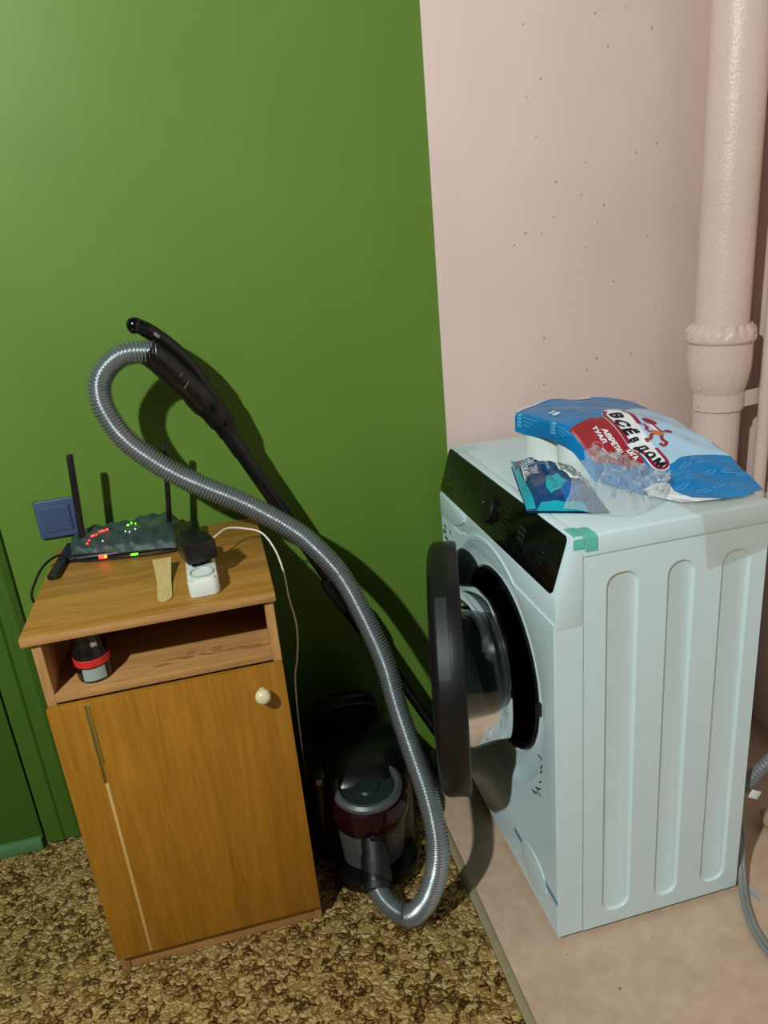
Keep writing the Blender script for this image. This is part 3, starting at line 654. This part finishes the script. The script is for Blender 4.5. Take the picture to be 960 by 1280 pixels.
# ------------------------------------------------------------------ small things on the floor at right
rg = B()
def rag(u, v):
    a = 2*pi*u; L = v; r_ = .026*(1+.12*sin(5*a+6*L)+.1*sin(17*L))*(math.sqrt(max(.02, 1-(2*L-1)**8)))
    return (.835+.16*L+.004*sin(9*L), -.520-.02*L+r_*1.3*cos(a), .027+r_*sin(a)*.95)
grid(rg, rag, 28, 24); bmesh.ops.remove_doubles(rg, verts=rg.verts, dist=.0003); bmesh.ops.holes_fill(rg, edges=[e for e in rg.edges if e.is_boundary]); bmesh.ops.recalc_face_normals(rg, faces=rg.faces)
tag(obj('rolled_rag', rg, P('beige_rag', (176, 156, 126), .9, bump=.4)), 'beige rolled rag on the pink floor right of the washing machine', 'rag')
sc_ = grid(B(), lambda u, v: (.698+.020*u+.028*v*-.2, -.664+.052*v-.010*u, .0022+.010*max(0, v-.6)+.0008*sin(7*u)), 6, 10)
bmesh.ops.solidify(sc_, geom=list(sc_.faces), thickness=.0008)
tag(obj('plastic_scrap', sc_, clear('scrap_film', (220, 224, 222), .7, .2)), 'small clear white plastic scrap on the floor by the grey cord', 'scrap')

# ------------------------------------------------------------------ toilet paper pack on the lid
PV = [0, .3, .45, .72, 1.0]
PG = [[(.416, -.190, .948), (.52, -.168, .957), (.672, -.190, .940)],
      [(.450, -.362, .950), (.56, -.335, .955), (.682, -.352, .926)],
      [(.482, -.412, .890), (.59, -.405, .925), (.686, -.428, .912)],
      [(.520, -.515, .858), (.61, -.500, .886), (.692, -.515, .888)],
      [(.552, -.580, .854), (.622, -.603, .856), (.697, -.590, .855)]]
def cr(ts, ps, t):
    n = len(ts); i = 0
    while i < n-2 and t > ts[i+1]: i += 1
    h = ts[i+1]-ts[i]; s = (t-ts[i])/h; p1, p2 = ps[i], ps[i+1]
    m1 = ((p2-ps[i-1])/(ts[i+1]-ts[i-1])*h if i > 0 else p2-p1)*.8
    m2 = ((ps[i+2]-p1)/(ts[i+2]-ts[i])*h if i < n-2 else p2-p1)*.8
    return (2*s**3-3*s*s+1)*p1+(s**3-2*s*s+s)*m1+(-2*s**3+3*s*s)*p2+(s**3-s*s)*m2
def S(u, v, off=0):
    uu = min(max(u, 0), 1); vv = min(max(v, 0), 1)
    A = [Vector([cr(PV, [r[k][c] for r in PG], vv) for c in range(3)]) for k in range(3)]
    p = A[0]*(1-uu)*(1-2*uu)+A[1]*4*uu*(1-uu)+A[2]*uu*(2*uu-1)
    p.z += .0016*sin(17*u+5*v)*sin(11*v+2)+.0012*sin(31*v-13*u)
    if u < 0: p.x -= .004*sin(min(1, -u/.05)*1.57); p.z += u*.22
    if u > 1: p.z -= (u-1)*.3; p.x += .004
    if v < 0: p.y += .006*min(1, -v/.03); p.z += v*.3
    p.z = max(p.z, .8525)
    if off: p += Vector((-.45 if u < .02 else -.1, -.25, .85))*off
    return p
tpk = thing('toilet_paper_pack', 'blue printed plastic toilet paper pack with red panel lying on the washing machine lid', 'package', (.58, -.36, HT))
m_blue = P('blue_film', (10, 124, 188), .28, var=.10, scale=18, bump=.25, bscale=60)
m_lblue = P('pale_blue_film', (176, 210, 234), .3, var=.05); m_wf = P('white_film', (226, 232, 232), .35)
m_redp = P('red_print', (160, 40, 48), .35); m_mar2 = P('crimson_print', (150, 26, 58), .35); m_ink = P('black_print', (14, 16, 22), .4); m_wp = P('white_print', (236, 242, 246), .4); m_org = P('orange_print', (206, 118, 66), .4)
m_lb2 = P('light_blue_print', (96, 180, 226), .35)
def skirt(v): return -.185 if v < .42 else -.185+.135*min(1, (v-.42)/.4)
pk = B(); nu, nv = 56, 90
def PKf(u, v):
    s_ = skirt(v); return S(s_+(1.25-s_)*u, v)
grid(pk, PKf, nu, nv)
def Sback(u, v): return S(u, -v)
grid(pk, Sback, 40, 6, 0, 1.0, 0, .10)
bmesh.ops.remove_doubles(pk, verts=pk.verts, dist=.0003)
pko = obj('printed_film', pk, m_blue, tpk, 70)
def drape(poly_or_bm, off, m, name, parent=None, cut=True):
    if isinstance(poly_or_bm, list):
        bm = B(); bm.faces.new([bm.verts.new((p[0], p[1], 0)) for p in poly_or_bm])
    else: bm = poly_or_bm
    if cut:
        bmesh.ops.triangulate(bm, faces=bm.faces)
        us = [v.co.x for v in bm.verts]; vs = [v.co.y for v in bm.verts]
        for ax, lo_, hi_, st_ in ((0, min(us), max(us), .04), (1, min(vs), max(vs), .02)):
            t = math.floor(lo_/st_)*st_+st_
            while t < hi_:
                nrm_ = (1, 0, 0) if ax == 0 else (0, 1, 0)
                bmesh.ops.bisect_plane(bm, geom=list(bm.verts)+list(bm.edges)+list(bm.faces), plane_co=(t, 0, 0) if ax == 0 else (0, t, 0), plane_no=nrm_); t += st_
    for v in bm.verts: v.co = S(v.co.x, v.co.y, off)
    bmesh.ops.recalc_face_normals(bm, faces=bm.faces)
    return obj(name, bm, m, parent or pko, 0)
def loop(pts, n=6): return [(p.x, p.y) for p in cmr([(*p, 0) for p in pts]+[(*pts[0], 0)], n)[:-1]]
# white-to-pale band behind the emblem, red text panel, white bubble with red rim
drape([(1.22, .10), (.95, .16), (.74, .215), (.50, .27), (.36, .34), (.30, .45), (.28, .56), (.32, .66), (.41, .665), (.51, .65), (.75, .66), (1.22, .70)], .0007, m_lblue, 'pale_panel')
drape([(-.02, .305), (.15, .312), (.36, .315), (.30, .40), (.26, .47), (.27, .52), (.23, .59), (.14, .58), (-.02, .45)], .0010, m_redp, 'red_panel')
def ribbon(path, wd):
    pts = [Vector((p[0], p[1])) for p in path]; L, R_ = [], []
    for i, p in enumerate(pts):
        t = (pts[min(i+1, len(pts)-1)]-pts[max(i-1, 0)]); t = Vector((t.x*.2, t.y*.42)).normalized(); nrm_ = Vector((-t.y/.2, t.x/.42))*wd
        L.append(p+nrm_); R_.append(p-nrm_)
    bm = B(); a_ = [bm.verts.new((p.x, p.y, 0)) for p in L]; b_ = [bm.verts.new((p.x, p.y, 0)) for p in R_]
    for i in range(len(pts)-1): bm.faces.new((a_[i], a_[i+1], b_[i+1], b_[i]))
    return bm
def sm(path, n=6): return [(p.x, p.y) for p in cmr([(*p, 0) for p in path], n)]
bub = loop([(.46, .262), (.39, .285), (.335, .345), (.285, .43), (.255, .49), (.26, .555), (.235, .62), (.245, .66), (.30, .682), (.36, .672), (.395, .63), (.42, .56), (.46, .46), (.53, .385), (.62, .325), (.60, .285), (.53, .262)])
drape(bub, .0014, m_wp, 'white_bubble')
drape(ribbon(sm([(.455, .272), (.40, .295), (.355, .35), (.31, .42), (.285, .465)]), .0032), .0018, m_mar2, 'logo_outline')
drape(ribbon(sm([(.275, .50), (.285, .56), (.262, .62), (.268, .652), (.31, .668), (.355, .660), (.385, .632), (.405, .59), (.43, .545)]), .0032), .0018, m_mar2, 'logo_outline')
drape(ribbon(sm([(.575, .290), (.600, .315), (.585, .345), (.545, .383)]), .0036), .0018, m_mar2, 'logo_outline')
def glyph(s, u, v, h, ang, m=None, name='lettering', off=.0020, sx=1.0, bold=.012):
    bm = text_bm(s, 1.0)
    ca, sa = cos(ang), sin(ang)
    for q in bm.verts:
        x, y = q.co.x*h*1.35*sx, q.co.y*h*1.35
        X, Y = x*ca-y*sa, x*sa+y*ca           # X along the line (towards the viewer = +v), Y = letter up (= +u)
        q.co = (u+Y/.205, v+X/.42, 0)
    return drape(bm, off, m or m_ink, name)
def boldglyph(s, u, v, h, ang, m=None, name='lettering', off=.0020, d=.0011, sx=1.0):
    o_ = None
    for k, (du, dv) in enumerate(((0, 0), (d, 0), (-d, 0), (0, d), (0, -d))):
        q = glyph(s, u+du/.205, v+dv/.42, h, ang, m, name, off+.00005*k, sx)
        if o_ is None: o_ = q
        else:
            bm = B(); bm.from_mesh(o_.data); bm.from_mesh(q.data); bm.to_mesh(o_.data); bm.free(); bpy.data.objects.remove(q)
    return o_
boldglyph('В', .462, .320, .0185, -.22, d=.0018); boldglyph('С', .405, .369, .0185, -.20, d=.0018); boldglyph('Ё', .372, .413, .0185, -.14, d=.0018)
boldglyph('В', .337, .459, .0135, -.10, d=.0015); boldglyph('Д', .318, .524, .0165, -.05, d=.0016); boldglyph('О', .306, .578, .0165, 0, d=.0016); boldglyph('М', .306, .633, .0165, .05, d=.0016)
boldglyph('ТУАЛ', .155, .378, .0075, -.16, m_wp, d=.0006, sx=.9)
boldglyph('АВРЕТИЦ', .195, .428, .0085, -.20, m_wp, d=.0006, sx=.95); boldglyph('КАГА', .215, .525, .0085, -.16, m_wp, d=.0006, sx=.95)
drape(ribbon(sm([(.10, .415), (.10, .46), (.11, .50)]), .0008), .0016, m_wp, 'underline')
for (u_, v_) in ((.075, .405), (.08, .455)):
    drape(ribbon([(u_+.045*cos(t*pi/8), v_+.017*sin(t*pi/8)) for t in range(17)], .0006), .0016, P('pale_red_print', (206, 132, 132), .4) if 'pale_red_print' not in bpy.data.materials else bpy.data.materials['pale_red_print'], 'round_icon')
# the running-figure emblem
fig = B()
def blob(u, v, ru, rv, rot=0, n=14):
    out = []
    for i in range(n):
        x, y = rv*cos(2*pi*i/n), ru*sin(2*pi*i/n); out.append((u+(x*sin(rot)+y*cos(rot))/.205, v+(x*cos(rot)-y*sin(rot))/.42))
    return out
drape(ribbon(sm([(.66, .372), (.63, .405), (.60, .445)]), .0048), .0014, m_wp, 'emblem_outline'); 
drape(blob(.66, .373, .0095, .0095), .0018, m_mar2, 'emblem')
drape(ribbon(sm([(.645, .395), (.635, .420), (.625, .445), (.655, .455)]), .0022), .0018, m_mar2, 'emblem')
drape(blob(.575, .455, .0085, .013, .3), .0020, m_org, 'emblem'); drape(blob(.685, .452, .0068, .0078), .0018, m_mar2, 'emblem')
drape(ribbon(sm([(.575, .385), (.565, .405), (.535, .415), (.53, .44)]), .0022), .0019, m_mar2, 'emblem')
drape(ribbon(sm([(.55, .45), (.50, .465), (.465, .485), (.43, .480), (.425, .50)]), .0030), .0019, P('rust_print', (150, 52, 48), .4), 'emblem')
drape(ribbon(sm([(.58, .48), (.545, .51), (.55, .535), (.505, .545), (.50, .525)]), .0030), .0019, bpy.data.materials['rust_print'], 'emblem')
# feather outlines on the blue
for i, (u_, v_, an_) in enumerate([(.30, .74, .1), (.48, .71, -.2), (.68, .72, .2), (.86, .74, 0), (.24, .83, -.1), (.42, .81, .2), (.62, .80, -.1), (.80, .83, .3), (.93, .86, 0), (.34, .91, .1), (.54, .90, -.2), (.73, .92, .1), (.86, .95, -.1), (.16, .90, .2), (.50, .97, .1), (.66, .68, .1), (.45, .20, .2), (.60, .12, -.1), (.30, .24, .1), (.80, .10, 0), (.68, .17, .2), (.06, .68, 1.2), (.20, .70, .8), (.36, .06, .2), (.9, .04, 0)]):
    ln_ = .015
    drape(ribbon([(u_+ (ln_*cos(t*pi/7)*cos(an_)-.004*sin(t*pi/7)*sin(an_))/.205, v_+(ln_*cos(t*pi/7)*sin(an_)*1.0+.004*sin(t*pi/7)*cos(an_))/.42) for t in range(13)], .0008), .0009, m_lb2, 'feather_print')
# small text lines on the folded side and the count at the corner
for (v0, us_) in ((.02, (-.035, -.065, -.095)), (.205, (-.035, -.065, -.095))):
    for i, u_ in enumerate(us_): drape(ribbon([(u_, v0+.035), (u_-.004, v0+.115-.02*i)], .0007), .0010, m_lb2, 'print_line')
    for i in range(4): drape(ribbon([(-.02-.032*i, v0), (-.02-.032*i, v0+.026)], .0024), .0010, m_lb2, 'print_block')
boldglyph('18', .125, .165, .0135, -.1, m_wp, d=.0007); 
for i in range(4): drape(ribbon([(.20+.035*i, .10+.02*i), (.20+.035*i, .17+.02*i)], .0012), .0010, P('grey_print', (140, 170, 186), .4) if 'grey_print' not in bpy.data.materials else bpy.data.materials['grey_print'], 'print_line')
# white margin of the film at the open end and back
drape([(.0, .70), (.10, .72), (.19, .775), (.14, .83), (.12, .90), (.14, .95), (.22, .975), (.40, 1.0), (-.05, 1.0), (-.05, .80)], .0008, m_wf, 'white_margin')
drape(ribbon([(u_/12, .004+.006*sin(u_)) for u_ in range(0, 10)], .0035), .0010, m_wf, 'white_margin')
# the two rolls that show under the film
def roll(x, y, label):
    t = thing('toilet_roll', label, 'toilet roll', (x, y, HT+.0005))
    Mt = Matrix.Translation((x, y, HT+.0005))
    obj('paper_roll', clathe([(.020, .0), (.044, .0), (.0455, .002), (.0455, .088), (.044, .090), (.020, .090)], 36, Mt), P('tissue_paper', (226, 234, 228), .8, bump=.15) if 'tissue_paper' not in bpy.data.materials else bpy.data.materials['tissue_paper'], t)
    obj('core', clathe([(.020, .0), (.020, .090), (.0188, .090), (.0188, 0), (.020, 0)], 24, Mt), P('core_card', (176, 160, 130), .8) if 'core_card' not in bpy.data.materials else bpy.data.materials['core_card'], t)
roll(.466, -.232, 'white toilet roll under the film at the rear left end of the blue pack')
roll(.492, -.324, 'white toilet roll under the film behind the dark blue wipes packet')

# ------------------------------------------------------------------ wet wipes packet
wpk = thing('wet_wipes_packet', 'dark blue and teal wet wipes packet lying beside the toilet paper pack', 'packet', (.40, -.41, HT))
WC = [(.377, -.245), (.300, -.500), (.420, -.565), (.462, -.380)]     # left-back, left-near, right-near, right-back
def Wp(u, v, off=0):
    # u: 0 left edge .. 1 right, v: 0 back .. 1 near
    a_ = Vector(WC[0]).lerp(Vector(WC[1]), v); b_ = Vector(WC[3]).lerp(Vector(WC[2]), v); p = a_.lerp(b_, u)
    e = min(u, 1-u)*4; f = min(v, 1-v)*3.2
    k = (1-(1-min(1, e))**2)*(1-(1-min(1, f))**2)
    z = HT+.004+.034*k*(1-.25*v)+.010*(1-u)*(1-v)
    z += .0035*sin(23*u+9*v)*sin(14*v-5*u)*k+.002*abs(sin(31*v+12*u))*k
    return Vector((p.x, p.y, z+off))
m_navy = P('navy_film', (14, 66, 112), .25, var=.25, scale=14, bump=.5, bscale=45); m_tl = P('teal_film', (30, 168, 186), .25); m_mb = P('mid_blue_film', (24, 104, 176), .25)
wb_ = grid(B(), Wp, 44, 56)
grid(wb_, lambda u, v: Vector((Wp(u, v).x, Wp(u, v).y, HT+.0012+.002*min(u, 1-u, v, 1-v))), 10, 10)
bmesh.ops.remove_doubles(wb_, verts=wb_.verts, dist=.0002)
wfo = obj('packet_film', wb_, m_navy, wpk, 60)
def wdrape(poly, off, m, name):
    bm = B() if isinstance(poly, list) else poly
    if isinstance(poly, list): bm.faces.new([bm.verts.new((p[0], p[1], 0)) for p in poly])
    bmesh.ops.triangulate(bm, faces=bm.faces)
    for ax in (0, 1):
        t = .03
        while t < 1: bmesh.ops.bisect_plane(bm, geom=list(bm.verts)+list(bm.edges)+list(bm.faces), plane_co=(t, 0, 0) if ax == 0 else (0, t, 0), plane_no=(1, 0, 0) if ax == 0 else (0, 1, 0)); t += .03
    for q in bm.verts: q.co = Wp(min(1, max(0, q.co.x)), min(1, max(0, q.co.y)), off)
    bmesh.ops.recalc_face_normals(bm, faces=bm.faces); return obj(name, bm, m, wfo, 0)
def wtext(s, u, v, h, name='lettering'):
    bm = text_bm(s, 1.0)
    for q in bm.verts:
        x, y = q.co.x*h*1.35, q.co.y*h*1.35; q.co = (u+y/.115, v+x/.26, 0)
    return wdrape(bm, .0010, m_wp, name)
WPD = [('P', [(.36, .62), (.50, .55), (.62, .66), (.48, .80), (.34, .86), (.30, .78)], m_tl), ('P', [(.48, .80), (.62, .66), (.78, .74), (.66, .88), (.50, .92)], m_mb), ('P', [(.0, .30), (.05, .28), (.07, .60), (.12, .98), (.0, .98)], m_tl), ('P', [(.20, .93), (.70, .92), (.75, 1.0), (.12, 1.0)], m_tl), ('P', [(.86, .10), (.98, .05), (.99, .50), (.90, .55)], m_tl)]
for (_, pl_, m_) in WPD: wdrape(pl_, .0007, m_, 'film_print')
wdrape([(.58, .12), (.80, .22), (.93, .50), (.88, .68), (.72, .60), (.58, .36)], .0010, m_wp, 'lid_frame')
wdrape([(.62, .20), (.78, .27), (.88, .50), (.85, .61), (.74, .55), (.62, .36)], .0014, P('grey_green_label', (120, 138, 132), .3), 'reseal_label')
for (k, q) in enumerate([(.66, .30), (.70, .34), (.74, .38), (.78, .43), (.82, .48)]): wdrape([(q[0]-.03, q[1]), (q[0]+.05, q[1]+.05), (q[0]+.05, q[1]+.065), (q[0]-.03, q[1]+.015)], .0017, m_navy if k % 2 else m_wp, 'label_print')
wtext('Салфетки', .23, .40, .0135); wtext('влажные', .13, .42, .0135)
wdrape([(.085, .36), (.095, .36), (.085, .62), (.075, .62)], .0010, m_wp, 'print_line'); wdrape([(.42, .14), (.455, .14), (.46, .42), (.425, .42)], .0010, P('grey_blue_print', (110, 150, 176), .4), 'print_line')
# teal tail: end seal
wdrape([(.0, .0), (.03, .0), (.02, .30), (.0, .30)], .0008, m_tl, 'end_seal')

# ------------------------------------------------------------------ crumpled clear film
m_clear = clear('clear_film', (210, 220, 222), .32, .08, .25, 80)
m_clear2 = clear('clear_film_thin', (198, 198, 184), .34, .18, .5, 40)
def crum(u, v):
    # from the pack's near-left edge over the packet and down to the lid
    A = [Vector(p) for p in ((.488, -.405, .902), (.525, -.435, .897), (.558, -.468, .880), (.575, -.505, .858))]
    Bt = [Vector(p) for p in ((.352, -.535, .862), (.400, -.577, .856), (.455, -.595, .852), (.530, -.560, .852))]
    def lp(L, t): return cmr(L, 8)[min(24, int(round(t*24)))]
    a_, b_ = lp(A, u), lp(Bt, u); p = a_.lerp(b_, v)
    p.z += .034*sin(pi*v)*(.7+.3*cos(5*u)); k = min(1, 5*min(v, 1-v)+.15)
    p.z += k*(.010*abs(sin(11*u+6*v))-.004+.007*abs(sin(17*u-13*v))+.003*sin(41*u+33*v))
    rr = random.Random(int(u*997)*131+int(v*991)); p += k*.0042*Vector((rr.uniform(-1, 1), rr.uniform(-1, 1), rr.uniform(-1, 1)))
    p.z = max(p.z, HT+.002)
    return p
cf = grid(B(), crum, 30, 20); bmesh.ops.triangulate(cf, faces=cf.faces)
tag(obj('clear_wrapper', cf, m_clear, None, 14), 'crumpled clear plastic wrap heaped over the end of the wipes packet', 'wrapper')
# the clear mouth of the pack's bag, on the lid and hanging over the side
def mouth(u, v):
    x = .50+.19*u
    if v < .55:
        t = v/.55; y = -.50-.128*t; z = HT+.0035+(.005*abs(sin(9*u+5*t))+.004*abs(sin(15*u-9*t))+.002*sin(23*u))*(1-t)**.7*min(1, 6*(1-t))
        x = .535+.155*u+(.0)*(1-t)
    else:
        t = (v-.55)/.45; y = -.6345-.0035*math.sin(min(1, t*3)*pi/2)-.001*sin(11*u)*t; z = HT+.002-.098*t-.018*(1-u)*t*0+.020*u*t; x = .545+.140*u+.012*t*(1-u)
        if t < .15: y = -.630-.006*t/.15
    return (x, y, z)
tag(obj('clear_bag_mouth', grid(B(), mouth, 40, 44), m_clear2, None, 40), 'clear plastic flap draped over the rear side edge of the washing machine', 'plastic film')
